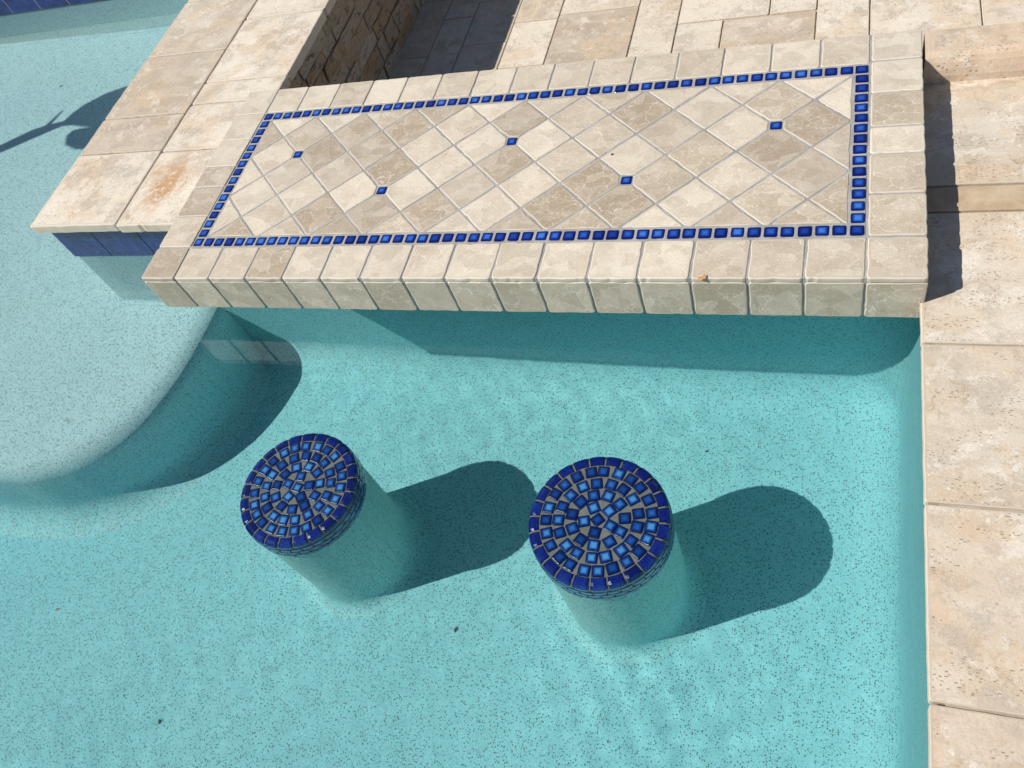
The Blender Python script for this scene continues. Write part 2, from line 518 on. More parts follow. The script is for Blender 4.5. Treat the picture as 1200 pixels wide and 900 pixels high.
def lathe(mb, prof, n=72, cx=0, cy=0, col=(0.5, 0.5, 0)):
    vs, fs = [], []
    for r, z in prof:
        for i in range(n):
            a = 2 * math.pi * i / n
            vs.append((cx + r * math.cos(a), cy + r * math.sin(a), z))
    for k in range(len(prof) - 1):
        for i in range(n):
            j = (i + 1) % n
            fs.append((k * n + i, k * n + j, (k + 1) * n + j, (k + 1) * n + i))
    m = len(vs)
    vs += vs[:n] + vs[m - n:m]                # caps keep their own corners, so the side's shading stays level
    fs.append(tuple(reversed(range(m, m + n))))
    fs.append(tuple(range(m + n, m + 2 * n)))
    mb.add(vs, fs, col)

def sweep(mb, path, prof, closed=False, flip=False):
    """Sweep (outwards offset, z) PROF along a plan PATH; outwards is to the right of travel."""
    n = len(path)
    nor = []
    for i in range(n):
        a = Vector(path[i - 1] if (i or closed) else path[0])
        b = Vector(path[(i + 1) % n] if (i < n - 1 or closed) else path[-1])
        p = Vector(path[i])
        d1, d2 = (p - a), (b - p)
        d1 = d1.normalized() if d1.length > 1e-9 else d2.normalized()
        d2 = d2.normalized() if d2.length > 1e-9 else d1
        n1, n2 = Vector((d1.y, -d1.x)), Vector((d2.y, -d2.x))
        m = (n1 + n2).normalized()
        nor.append(m / max(0.4, m.dot(n1)))
    vs, fs = [], []
    for i in range(n):
        for off, z in prof:
            q = Vector(path[i]) + nor[i] * off
            vs.append((q.x, q.y, z))
    k = len(prof)
    for i in range(n if closed else n - 1):
        j = (i + 1) % n
        for a in range(k - 1):
            fs.append((i * k + a, j * k + a, j * k + a + 1, i * k + a + 1) if flip else (i * k + a, i * k + a + 1, j * k + a + 1, j * k + a))
    mb.add(vs, fs, (0.5, 0.5, 0))
    return [(Vector(path[i]) + nor[i] * prof[-1][0]) for i in range(n)], [(Vector(path[i]) + nor[i] * prof[0][0]) for i in range(n)]

# ------------------------------------------------------------------ setting: ground, pool shell, water
def frame_sheet(name, outer, inner, z, mat, kind='structure'):
    mb = MB()
    (a0, a1, b0, b1), (c0, c1, d0, d1) = outer, inner
    for r in ((a0, a1, b0, d0), (a0, a1, d1, b1), (a0, c0, d0, d1), (c1, a1, d0, d1), (-0.78, c1, 3.46, d1)):
        mb.add([(r[0], r[2], z), (r[1], r[2], z), (r[1], r[3], z), (r[0], r[3], z)], [(0, 1, 2, 3)], (0.5, 0.5, 0))
    return mb.build(name, mat, kind=kind)

PX0, PY0, PX1, PY1 = -3.2, -3.3, 1.878, 1.77      # pool extents
frame_sheet("ground", (-400, 400, -400, 400), (-4.6, 4.6, -5.2, 4.6), -0.13, LAWN)

# main basin: walls with a coved foot
mb = MB()
def arc(x0, y0, x1, y1, n=6):
    return [(x0 + (x1 - x0) * k / n, y0 + (y1 - y0) * k / n) for k in range(n)]
def rounded_rect(x0, x1, y0, y1, r, n=7):
    pts = []
    for cx, cy, a0 in ((x1 - r, y0 + r, -90), (x1 - r, y1 - r, 0), (x0 + r, y1 - r, 90), (x0 + r, y0 + r, 180)):
        for k in range(n + 1):
            a = math.radians(a0 + 90 * k / n)
            pts.append((cx + r * math.cos(a), cy + r * math.sin(a)))
    return pts
cove = [(0.0, -0.14), (0.0, ZF + 0.13)] + [(-0.13 + 0.13 * math.cos(math.radians(a)), ZF + 0.13 - 0.13 * math.sin(math.radians(a))) for a in range(6, 91, 6)]
rr = rounded_rect(PX0, PX1, PY0, YW, 0.15)
path = [(PX0, -0.56)] + [(PX0, -1.5)] + rr[24:] + rr[:16] + [(0.8, YW), (-0.42, YW)]
inner, _ = sweep(mb, path, cove, flip=True)
mb.add([(q.x, q.y, ZF) for q in inner], [tuple(range(len(inner)))], (0.5, 0.5, 0))
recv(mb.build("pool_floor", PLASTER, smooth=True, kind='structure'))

# shallow shelf with its rounded nose running to the left pool
mb = MB()
nose = [(-3.22, -0.565), (-2.4, -0.565), (-1.7, -0.565), (-1.2, -0.562), (-0.95, -0.555), (-0.806, -0.541), (-0.72, -0.53), (-0.645, -0.505), (-0.57, -0.473), (-0.508, -0.43), (-0.45, -0.375),
        (-0.403, -0.315), (-0.365, -0.245), (-0.337, -0.165), (-0.318, -0.08), (-0.308, 0.01), (-0.303, 0.10), (-0.302, 0.17)]
def catmull(pts, k=5):
    out = []
    for i in range(len(pts) - 1):
        p0, p1, p2, p3 = pts[max(i - 1, 0)], pts[i], pts[i + 1], pts[min(i + 2, len(pts) - 1)]
        for j in range(k):
            u = j / k
            out.append(tuple(0.5 * (2 * b + (c_ - a) * u + (2 * a - 5 * b + 4 * c_ - d) * u * u + (3 * b - a - 3 * c_ + d) * u ** 3) for a, b, c_, d in zip(p0, p1, p2, p3)))
    return out + [pts[-1]]
nose = catmull(nose)
NO = 0.022
sp = [(-0.065, ZS)] + [(-0.085 + 0.085 * math.sin(math.radians(a)) + NO, ZS - 0.085 + 0.085 * math.cos(math.radians(a))) for a in range(0, 91, 9)]
sp[0] = (-0.10, ZS)
sp += [(NO, ZS - 0.085 - 0.05 * k) for k in (1, 2, 3, 4)] + [(NO, ZF + 0.10)] + [(NO + 0.10 - 0.10 * math.cos(math.radians(a)), ZF + 0.10 - 0.10 * math.sin(math.radians(a))) for a in range(15, 91, 15)]
sp[-1] = (sp[-1][0] + 0.02, ZF - 0.004)
_, top = sweep(mb, nose, sp)
tp = [(q.x, q.y, ZS) for q in top] + [(-0.42, 0.2, ZS), (-0.42, 0.3, ZS), (-0.6, 0.3, ZS), (-0.6, 1.8, ZS), (-3.22, 1.8, ZS)]
mb.add(tp, [tuple(range(len(tp)))], (0.5, 0.5, 0))
mb.c = [(0.5, 0.5, min(1.0, max(0.0, (v_[2] - (ZS - 0.26)) / 0.25)) ** 1.3) for v_ in mb.v]  # teal deepening down the side paints in the water's absorption
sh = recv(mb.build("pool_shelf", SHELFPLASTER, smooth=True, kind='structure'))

# walls of the shallow side
mb = MB()
wprof = [(0.0, -0.14), (0.0, ZS + 0.02)] + [(-0.02 + 0.02 * math.cos(math.radians(a)), ZS + 0.02 - 0.02 * math.sin(math.radians(a))) for a in range(15, 91, 15)]
wprof[-1] = (wprof[-1][0], ZS + 0.003)
wprof_l = wprof
path = [(-0.37, YW - 0.002), (-0.60, YW - 0.002), (-0.70, YW), (-0.714, YW + 0.004), (-0.719, YW + 0.02), (-0.719, 0.9), (-0.719, PY1 - 0.02), (-0.735, PY1), (-1.5, PY1), (PX0 + 0.02, PY1), (PX0, PY1 - 0.02), (PX0, 0), (PX0, -0.56)]
sweep(mb, path, wprof, flip=True)
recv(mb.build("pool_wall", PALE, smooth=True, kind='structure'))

# water: one closed body, its top rippled
random.seed(11)
WAVES = []
for k in range(34):
    lam = 0.036 * (4.0 ** random.random())
    an = random.uniform(0, 2 * math.pi)
    WAVES.append((2 * math.pi / lam * math.cos(an), 2 * math.pi / lam * math.sin(an), random.uniform(0, 6.28), 0.000012 * (lam / 0.1) ** 2))
def ripple(x, y):
    env = 0.55 + 0.55 * math.sin(x * 1.9 + 0.6) * math.cos(y * 1.6 + 0.4) + 0.35 * math.sin(x * 3.1 - y * 2.3)
    env = 0.75 * max(0.12, env) + 1.3 * math.exp(-((x - 0.80) ** 2 + (y + 1.08) ** 2) / 0.10) + 0.8 * math.exp(-((x + 0.40) ** 2 + (y + 0.22) ** 2) / 0.05)
    return env * sum(a * math.sin(kx * x + ky * y + ph) for kx, ky, ph, a in WAVES)
def water():
    vs, fs, idx = [], [], {}
    st = 0.0105
    x0, y0 = PX0 - 0.03, PY0 - 0.03
    nx, ny = int((PX1 + 0.02 - x0) / st), int((PY1 + 0.03 - y0) / st)
    def inside(i, j):
        xc, yc = x0 + (i + .5) * st, y0 + (j + .5) * st
        return not (xc > -0.45 and yc > YW + 0.06)
    def vert(i, j):
        if (i, j) not in idx:
            x, y = x0 + i * st, y0 + j * st
            idx[(i, j)] = len(vs)
            vs.append((x, y, ZW + ripple(x, y)))
        return idx[(i, j)]
    edges = {}
    for i in range(nx):
        for j in range(ny):
            if inside(i, j):
                q = (vert(i, j), vert(i + 1, j), vert(i + 1, j + 1), vert(i, j + 1))
                fs.append(q)
                for k in range(4):
                    e = (q[k], q[(k + 1) % 4])
                    if (e[1], e[0]) in edges:
                        del edges[(e[1], e[0])]
                    else:
                        edges[e] = 1
    low = {}
    def lo(a):
        if a not in low:
            low[a] = len(vs)
            vs.append((vs[a][0], vs[a][1], ZF - 0.08))
        return low[a]
    ntop = len(fs)
    nxt = {}
    for a, b in edges:
        fs.append((b, a, lo(a), lo(b)))
        nxt[a] = b
    s0 = next(iter(nxt)); loop = [s0]
    while nxt[loop[-1]] != s0:
        loop.append(nxt[loop[-1]])
    fs.append(tuple(reversed([low[a] for a in loop])))
    me = bpy.data.meshes.new("water")
    me.from_pydata(vs, [], fs)
    me.polygons.foreach_set('use_smooth', [k < ntop for k in range(len(fs))])
    # keep the top's normals free of the sides
    for e in me.edges:
        pass
    me.materials.append(WATER)
    me.update()
    o = bpy.data.objects.new("water", me)
    COL.objects.link(o)
    o['kind'] = 'structure'
    o.cycles.is_caustics_caster = True
    return o
water()

# ------------------------------------------------------------------ decks
def paver_mesh(rects, z, th=0.045, gap=0.0025, jit=0.0014, **kw):
    mb = MB()
    for r in rects:
        col = r[4] if len(r) > 4 else None
        slab_tile(mb, shrink(rect(*r[:4]), gap / 2), z + random.uniform(-0.0012, 0.0012), th, bev=0.002, step=0.012, rad=0.005, jit=jit, col=col and (*col, 0), warp=0.0, **kw)
    return mb

def structure(name, mb, mat, **kw):
    return recv(mb.build(name, mat, kind='structure', **kw))

# lower deck right of the pool
rows = [(-0.215, 0.136, (0.62, 0.30)), (-0.564, -0.217, (0.45, 0.35)), (-0.909, -0.566, (0.60, 0.55)), (-1.26, -0.911, (0.25, 0.80)), (-1.61, -1.262, (0.7, 0.3)),
        (-1.96, -1.612, (0.6, 0.5)), (-2.31, -1.962, (0.8, 0.2)), (-2.66, -2.312, (0.5, 0.6)), (-3.01, -2.662, (0.7, 0.1)), (-3.36, -3.012, (0.6, 0.4))]
rs = []
for y0, y1, c in rows:
    rs.append((XD, 2.42, y0, y1, c))
    rs.append((2.423, 2.95, y0, y1)); rs.append((2.953, 3.5, y0, y1)); rs.append((3.503, 4.58, y0, y1))
structure("pool_deck", paver_mesh(rs, ZD, 0.02, jit=0.001), TRAV)
# strip and upper pavers
rs = [(XR + 0.002, 2.58, 0.138, 0.213, (0.06, 0.72)), (2.583, 3.4, 0.138, 0.213, (0.2, 0.5)), (3.403, 4.58, 0.138, 0.213)]
structure("paving_strip", paver_mesh(rs, ZD + 0.003), TANSTONE)
rs = [(XR + 0.002, 2.62, 0.215, 0.585, (0.50, 0.02)), (2.623, 3.3, 0.215, 0.585), (3.303, 4.58, 0.215, 0.585)]
structure("upper_paving", paver_mesh(rs, ZD + 0.007), TRAV)
# bed under the deck
mb = MB()
mb.box(PX1 + 0.004, 4.58, PY0 - 0.2, 0.668, -1.3, ZD - 0.0042)
structure("deck_bed", mb, SANDGROUT)
# flush cap stones behind, edge undercut
mb = MB()
for x0, x1, c in ((XR + 0.0045, 2.47, (0.30, 1.0)), (2.474, 3.1, (0.5, 0.6)), (3.104, 3.8, (0.6, 0.4)), (3.804, 4.58, (0.4, 0.8))):
    zt, zb, yf, yt, yb = -0.001, ZD + 0.001, 0.560, 0.588, 0.672
    sec = [(yf, zb), (yf + 0.001, zb + 0.006)] + [(yt - (yt - yf) * math.cos(math.radians(a_)), zb + 0.006 + (zt - zb - 0.006) * math.sin(math.radians(a_))) for a_ in range(15, 91, 15)] + [(yb - 0.004, zt), (yb, zt - 0.004), (yb, zb)]
    nx_ = int((x1 - x0) / 0.02)
    vs, fs, cs_ = [], [], []
    for i in range(nx_ + 1):
        x = x0 + (x1 - x0) * i / nx_
        e_ = 0.0025 if i in (0, nx_) else 0
        for y, z in sec:
            q = 0.0012 * noise.noise(Vector((x * 30, y * 30, z * 30)))
            vs.append((x, y + q, z - e_ + q))
            cs_.append((*c, 0.5 if i in (0, nx_) else 0))
    k_ = len(sec)
    for i in range(nx_):
        for j in range(k_ - 1):
            fs.append((i * k_ + j, (i + 1) * k_ + j, (i + 1) * k_ + j + 1, i * k_ + j + 1))
    fs.append(tuple(reversed(range(k_))))
    fs.append(tuple(nx_ * k_ + j for j in range(k_)))
    mb.add(vs, fs, cs_)
structure("cap_stones", mb, TRAV, smooth=False)

# sunken floor behind the bar
rs = [(0.42, 0.609, 1.38, 1.67, (0.9, 0.0)), (0.42, 0.609, 1.672, 2.0, (0.75, 0.3)), (0.22, 0.418, 1.2, 1.55, (0.6, 0.4)), (0.08, 0.218, 1.2, 1.75, (0.7, 0.3)), (0.22, 0.418, 1.552, 1.85, (0.5, 0.3)),
      (-0.09, 0.078, 1.2, 1.5, (0.6, 0.4)), (-0.09, 0.078, 1.502, 1.9, (0.4, 0.4)),
      (0.611, 0.935, 1.36, 1.69, (-0.25, 0.25)), (0.611, 0.935, 1.692, 1.98, (0.8, 0.4)), (0.937, 1.10, 1.36, 1.76, (0.75, 0.0)), (0.937, 1.10, 1.762, 2.1),
      (1.102, 1.27, 1.33, 1.547, (0.8, 0.3)), (1.102, 1.43, 1.549, 1.9, (0.95, 0.2)), (1.272, 1.592, 1.33, 1.542, (0.10, 0.62)), (1.432, 1.592, 1.549, 1.95, (0.9, 0.1)),
      (1.594, 1.766, 1.36, 1.8, (0.95, 0.1)), (1.768, 2.103, 1.22, 1.62, (0.95, 0.45)), (2.105, 2.45, 1.22, 1.7, (0.95, 0.6)), (1.768, 2.103, 1.622, 2.0)]
for i in range(12):                                   # rows hidden close behind the bar
    x = -0.09 + i * 0.4
    if x + 0.4 <= 4.5:
        rs.append((x, x + 0.398, 0.74, 0.96)); rs.append((x, x + 0.398, 0.962, 1.198))
for i in range(8):
    x = -0.09 + i * 0.58
    rs.append((x, x + 0.578, 2.12, 2.7)); rs.append((x, x + 0.578, 2.702, 3.3))
for x0, x1, y0, y1 in ((0.08, 0.418, 1.85, 2.118), (-0.09, 0.078, 1.902, 2.118), (0.42, 0.609, 2.002, 2.118), (0.611, 0.935, 1.982, 2.118), (1.102, 1.43, 1.902, 2.118), (1.432, 1.592, 1.952, 2.118),
                       (1.594, 1.766, 1.802, 2.118), (1.768, 2.103, 2.002, 2.118), (2.105, 2.45, 1.702, 2.118), (2.452, 3.0, 1.2, 1.65), (2.452, 3.0, 1.652, 2.118), (3.002, 3.6, 1.2, 1.65), (3.002, 3.6, 1.652, 2.118), (3.602, 4.5, 1.2, 2.118),
                       (0.42, 0.935, 1.2, 1.358), (0.937, 1.27, 1.2, 1.328), (1.272, 1.766, 1.2, 1.328), (2.105, 2.45, 1.2, 1.218), (0.08, 0.218, 1.752, 1.848)):
    rs.append((x0, x1, y0, y1))
structure("sunken_paving", paver_mesh(rs, ZSUN), TRAV)
mb = MB()
mb.box(-0.1, 4.58, 0.6, 3.32, -0.62, ZSUN - 0.006)
structure("sunken_bed", mb, SANDGROUT)
mb = MB()
mb.box(-0.10, 4.58, 3.30, 3.5, -0.7, -0.09)
mb.box(4.5, 4.7, 0.6, 3.5, -0.7, -0.09)
structure("retaining_wall", mb, CONC)

# paving round the far, left and near sides of the pool
def run(x0, x1, y0, y1, sx, sy, z):
    out = []
    y = y0
    k = 0
    while y < y1 - 0.02:
        ya = min(y + sy, y1)
        x = x0 - (sx * 0.5 if k % 2 else 0)
        while x < x1 - 0.02:
            xa, xb = max(x, x0), min(x + sx, x1)
            if xb - xa > 0.02:
                out.append((xa, xb - 0.002, y, ya - 0.002))
            x += sx
        y += sy
        k += 1
    return out
mb = paver_mesh(run(-4.6, PX0 + 0.02, PY0 - 1.8, 4.5, 0.6, 0.4, 0), -0.05)
structure("left_paving", mb, TRAV)
mb = paver_mesh(run(PX0 + 0.02, CX0 - 0.003, PY1 - 0.02, 4.5, 0.6, 0.4, 0), -0.05)
structure("far_paving", mb, TRAV)
mb = paver_mesh(run(PX0 + 0.02, 4.58, PY0 - 1.8, PY0 + 0.02, 0.6, 0.4, 0), ZD)
structure("near_paving", mb, TRAV)
mb = MB()
mb.box(-4.6, PX0 - 0.012, PY0 - 1.8, 4.6, -1.3, -0.097)
mb.box(PX0 - 0.012, -0.8, PY1 + 0.012, 4.6, -1.3, -0.097)
mb.box(PX0 - 0.012, 4.58, PY0 - 1.8, PY0 - 0.012, -1.3, -0.12)
structure("paving_bed", mb, SANDGROUT)

# ------------------------------------------------------------------ waterline tiles
def band_x(mb, x0, x1, y, z0, z1, w, off=0.0, face=-1):
    """Glazed tiles along x on a face looking to -y."""
    x = x0 - off
    while x < x1 - 0.003:
        a, b = max(x, x0), min(x + w, x1)
        if b - a > 0.01:
            slab_tile(mb, shrink(rect(a, b, z0, z1), 0.0011), 0.0, 0.006, bev=0.0012, step=0.03, rad=0.002, jit=0.0003, frame=lambda u, vv, d, yy=y: (u, yy - d, vv))
        x += w
def band_y(mb, y0, y1, x, z0, z1, w, sg, off=0.0):
    yv = y0 - off
    while yv < y1 - 0.003:
        a, b = max(yv, y0), min(yv + w, y1)
        if b - a > 0.01:
            slab_tile(mb, shrink(rect(a, b, z0, z1), 0.0011), 0.0, 0.006, bev=0.0012, step=0.03, rad=0.002, jit=0.0003, frame=lambda u, vv, d, xx=x: (xx + sg * d, u, vv))
        yv += w
TW = 0.186
# the far wall of the left pool
t0 = empty("far_pool_wall", (-1.9, PY1, ZW))
tag(t0, "pool wall with navy tiles in the top left corner of the water", "pool wall")
def local(mb, e):
    l = e.location
    mb.v = [(a - l.x, b - l.y, c - l.z) for a, b, c in mb.v]
    return mb
m2 = MB(); band_x(m2, PX0, -0.72, PY1 - 0.006, ZW - 0.004, -0.099, TW, 0.08)
local(m2, t0).build("waterline_tiles", BAND, t0)
m2 = MB(); m2.box(PX0, -0.72, PY1 - 0.0055, PY1 + 0.01, -0.22, -0.098)
local(m2, t0).build("tile_bed", GROUT, t0)

# ------------------------------------------------------------------ raised wall left of the bar
rw = empty("raised_pool_wall", (-0.4, 0.7, ZSUN))
tag(rw, "raised wall capped with pale travertine slabs, left of the bar counter", "wall")
mb = MB()
mb.box(-0.712, -0.0665, YW + 0.008, 3.3, -1.2, CZ - 0.03)
local(mb, rw).build("wall_core", GROUT, rw)
mb = MB()
cs = [(-0.739, -0.378, 0.125, 0.456, (0.92, 0.10)), (-0.739, -0.378, 0.458, 0.637, (-0.05, 0.45)), (-0.739, -0.378, 0.639, 0.979, (0.10, 0.05)), (-0.739, -0.378, 0.981, 1.321, (0.25, 0.05)),
      (-0.739, -0.378, 1.323, 1.66, (0.5, 0.2)), (-0.739, -0.378, 1.662, 2.0, (0.7, 0.1)), (-0.739, -0.378, 2.002, 2.4), (-0.739, -0.378, 2.402, 2.85), (-0.739, -0.378, 2.852, 3.3),
      (-0.376, -0.119, 0.119, 0.446, (0.95, 0.35)), (-0.376, -0.119, 0.448, 0.676, (0.86, 0.2)), (-0.376, CX1, 0.678, 0.79, (0.86, 0.2)), (-0.376, CX1, 0.792, 1.149, (0.95, 0.1)), (-0.376, CX1, 1.151, 1.5, (0.85, 0.0)),
      (-0.376, CX1, 1.502, 1.85, (0.6, 0.1)), (-0.376, CX1, 1.852, 2.3), (-0.376, CX1, 2.302, 2.8), (-0.376, CX1, 2.802, 3.3)]
for r in cs:
    slab_tile(mb, shrink(rect(*r[:4]), 0.0012), CZ, 0.03, bev=0.004, step=0.012, rad=0.008, jit=0.0025, col=(*r[4], 0) if len(r) > 4 else None)
recv(local(mb, rw).build("coping", TRAV, rw))
m2 = MB(); band_x(m2, -0.719, -0.10, YW - 0.004, ZW - 0.006, CZ - 0.032, TW, 0.02); band_y(m2, YW, PY1 - 0.01, -0.7145, ZW - 0.006, CZ - 0.032, TW, -1, 0.0)
recv(local(m2, rw).build("waterline_tiles", BAND, rw))
# ledge stone face over the sunken floor
m2 = MB()
z = ZSUN - 0.01
while z < CZ - 0.034:
    hgt = random.uniform(0.025, 0.11)
    z1 = min(z + hgt, CZ - 0.032)
    y = 0.66 - random.uniform(0, 0.1)
    while y < 3.3:
        w = random.uniform(0.05, 0.26)
        d = random.uniform(0.0, 0.008)
        ya, yb = max(y, 0.66), min(y + w, 3.3)
        if yb - ya > 0.012:
            sl = random.uniform(-0.006, 0.006)
            slab_tile(m2, [(ya + 0.001, z + 0.001), (yb - 0.001, z + 0.001), (yb - 0.001 + sl, z1 - 0.001), (ya + 0.001 + sl, z1 - 0.001)], d, 0.03, bev=0.0015, step=0.010, rad=0.002, jit=0.002, warp=0.008,
                      frame=lambda u, vv, dd: (-0.066 + dd, u, vv))
        y += w
    z = z1
recv(local(m2, rw).build("stone_veneer", LEDGE, rw))
m2 = MB(); m2.box(-0.0700, -0.0685 + 0.0025, 0.66, 3.29, -0.55, CZ - 0.034)
local(m2, rw).build("mortar_bed", VBED, rw)

# ------------------------------------------------------------------ bar counter
bar = empty("bar_counter", (0.9, 0.35, ZF))
tag(bar, "raised travertine bar counter edged with small blue mosaic tiles over the pool", "bar counter")
def part(mb, name, mat, **kw):
    return recv(local(mb, bar).build(name, mat, bar, **kw))
mb = MB()
mb.box(-0.70, PX1 + 0.08, YW + 0.004, YB - 0.012, -1.2, -T + 0.002)
part(mb, "base_wall", CONC)
mb = MB()
mb.box(-E + 0.004, XR - 0.004, -E + 0.0045, YB - 0.003, -T + 0.002, -0.0022)
mb.box(0.003, 50 * P - 0.003, 0.003, 16 * P - 0.003, -0.003, -0.0012)
part(mb, "grout_bed", GROUT)
# edge tiles, top and front in line
NF = 17
w = (XR + E) / NF
CF = [(0.20, 0.4), (0.62, 0.5), (0.55, 0.6), (0.25, 0.8), (0.75, 0.3), (0.80, 0.35), (0.72, 0.1), (0.72, 0.5), (0.92, 0.45), (0.68, 0.3), (0.80, 0.6), (0.95, 0.2), (0.92, 0.6), (0.45, 0.7), (0.50, 0.5), (0.55, 0.4), (0.50, 0.5)]
xj = [-E]
for i in range(1, NF):
    xj.append(-E + i * w + random.uniform(-0.002, 0.002))
xj.append(XR)
top_mb, front_mb = MB(), MB()
for i in range(NF):
    x0, x1 = xj[i], xj[i + 1]
    sk = random.uniform(-0.0015, 0.0015)
    y1 = 0.0 - 0.0015
    if i == 0:
        x1c = x1
    slab_tile(top_mb, shrink([(x0, -E), (x1, -E), (x1 + sk, y1), (x0 + sk, y1)], 0.0020), random.uniform(-0.0006, 0.0006), 0.012, bev=0.0026, step=0.009, rad=0.006, jit=0.0023, col=(*CF[i], 0))
    c2 = (min(1, CF[i][0] * 0.40 + 0.10 + random.uniform(-.1, .12)), random.random())  # front tiles darkened from the top colour to paint in their shade
    x1f = x1
    slab_tile(front_mb, shrink([(x0 + 0.001, -T), (x1f, -T), (x1f, -0.0128), (x0 + 0.001, -0.0128)], 0.0018), -0.0015, 0.012, bev=0.0024, step=0.009, rad=0.007, jit=0.0024, col=(*c2, 0), frame=lambda u, vv, d: (u, -E - d, vv))
# right column
ys = [0.0, 0.122, 0.245, 0.334, 0.451, 0.569, YB]
CR = [(0.45, 0.9), (0.42, 0.7), (0.98, 0.6), (0.35, 0.7), (0.98, 0.1), (0.75, 0.0)]
for k in range(6):
    slab_tile(top_mb, shrink(rect(50 * P + 0.0015, XR, ys[k], ys[k + 1]), 0.0020), random.uniform(-0.0006, 0.0006), 0.012, bev=0.0026, step=0.009, rad=0.006, jit=0.0015, col=(*CR[k], 0))
    slab_tile(front_mb, shrink(rect(ys[k], ys[k + 1], -T, -0.0128), 0.0018), -0.0015, 0.012, bev=0.0024, step=0.01, rad=0.006, jit=0.0015, frame=lambda u, vv, d: (XR + d, u, vv))
slab_tile(front_mb, shrink(rect(-E, 0, -T, -0.0128), 0.0018), -0.0015, 0.012, bev=0.0024, step=0.01, rad=0.006, jit=0.0015, frame=lambda u, vv, d: (XR + d, u, vv))
# left column
ysl = [0.0, 0.119, 0.238, 0.325, 0.443, 0.561, YB]
CL = [(0.62, 0.5), (0.22, 0.35), (0.35, 0.5), (0.70, 0.3), (0.72, 0.2), (0.68, 0.2)]
for k in range(6):
    slab_tile(top_mb, shrink(rect(-E, -0.0015, ysl[k], ysl[k + 1]), 0.0014), random.uniform(-0.0006, 0.0006), 0.012, bev=0.0024, step=0.009, rad=0.006, jit=0.0014, col=(*CL[k], 0))
for k in range(-1, 6):
    a = -E if k < 0 else ysl[k]
    slab_tile(front_mb, shrink(rect(a, ysl[k + 1], -T, -0.0128), 0.0018), -0.0015, 0.012, bev=0.0024, step=0.01, rad=0.006, jit=0.0015, frame=lambda u, vv, d: (-E - d, u, vv))
# back row
xb = [0.0, 0.114, 0.230, 0.348, 0.465, 0.581, 0.696, 0.816, 0.930, 1.045, 1.160, 1.279, 1.398, 1.518, 1.636, 50 * P]
CB = [(0.75, 0.25), (0.98, 0.1), (0.45, 0.3), (0.88, 0.3), (0.78, 0.3), (0.50, 0.3), (0.72, 0.3), (0.66, 0.3), (0.60, 0.3), (0.58, 0.35), (0.60, 0.4), (0.50, 0.3), (0.80, 0.5), (0.85, 0.3), (0.60, 0.55)]
for k in range(15):
    slab_tile(top_mb, shrink(rect(xb[k], xb[k + 1], 16 * P + 0.0015, YB), 0.0018), random.uniform(-0.0006, 0.0006), 0.012, bev=0.0024, step=0.009, rad=0.006, jit=0.0015, col=(*CB[k], 0))
for k in range(-1, 16):
    a = -E if k < 0 else xb[k]
    b = xb[k + 1] if k < 15 else XR
    slab_tile(front_mb, shrink(rect(a, b, -T, -0.0128), 0.0018), -0.0015, 0.012, bev=0.0024, step=0.012, rad=0.006, jit=0.0015, frame=lambda u, vv, d: (u, YB + d, vv))
part(top_mb, "edge_tiles", MARBLE)
part(front_mb, "side_tiles", MARBLE)
# blue border
mb = MB()
for i in range(50):
    for j in range(16):
        if i in (0, 49) or j in (0, 15):
            a = 0.00235 + random.uniform(0, 0.0006)
            dx, dy = random.uniform(-0.0006, 0.0006), random.uniform(-0.0006, 0.0006)
            pillow(mb, rect(i * P + a + dx, (i + 1) * P - a + dx, j * P + a + dy, (j + 1) * P - a + dy), -0.003, 0.003)
part(mb, "mosaic_border", GLAZE)
# diagonal field
mb = MB()
ax, ay, lx0, ly0 = 0.08395, 0.08225, 0.5385, 0.1945
ins = {(-4, 2), (0, 0), (4, 2), (8, 0), (12, 2)}
for m in range(-8, 18):
    for n in range(-4, 6):
        if (m + n) % 2:
            # tile centred between nodes: its corners are the nodes left, right, above, below
            cx, cy = lx0 + m * ax, ly0 + n * ay
            poly = [(cx - ax, cy), (cx, cy - ay), (cx + ax, cy), (cx, cy + ay)]
            nodes = [(m - 1, n), (m, n - 1), (m + 1, n), (m, n + 1)]
            pp = []
            for k in range(4):
                p0 = poly[k]
                if nodes[k] in ins:
                    # the corner is cut square for the blue insert
                    d = 0.022
                    a, b = Vector(poly[k - 1]), Vector(poly[(k + 1) % 4])
                    v0 = Vector(p0)
                    pp.append(tuple(v0 + (a - v0).normalized() * d))
                    pp.append(tuple(v0 + (b - v0).normalized() * d))
                else:
                    pp.append(p0)
            q = clip(pp, P + 0.0015, 49 * P - 0.0015, P + 0.0015, 15 * P - 0.0015)
            if len(q) >= 3 and abs(area2(q)) > 3e-4:
                q = shrink(q, 0.0021)
                small = abs(area2(q)) < 0.009
                c = (random.choice((0.95, 0.35, 0.5, 0.3)) if small else random.choice((0.1, 0.25, 0.4, 0.55, 0.7, 0.85)), random.random(), 0)
                slab_tile(mb, q, random.uniform(-0.0006, 0.0006), 0.008, bev=0.0022, step=0.009, rad=0.005, jit=0.0020, col=c)
part(mb, "diagonal_tiles", MARBLE)
for m, n in sorted(ins):
    mb = MB()
    cx, cy = lx0 + m * ax, ly0 + n * ay
    s = 0.0142
    pillow(mb, rect(cx - s, cx + s, cy - s, cy + s), -0.003, 0.003, col=(0.55, random.random()))
    part(mb, "accent_tile", GLAZE)

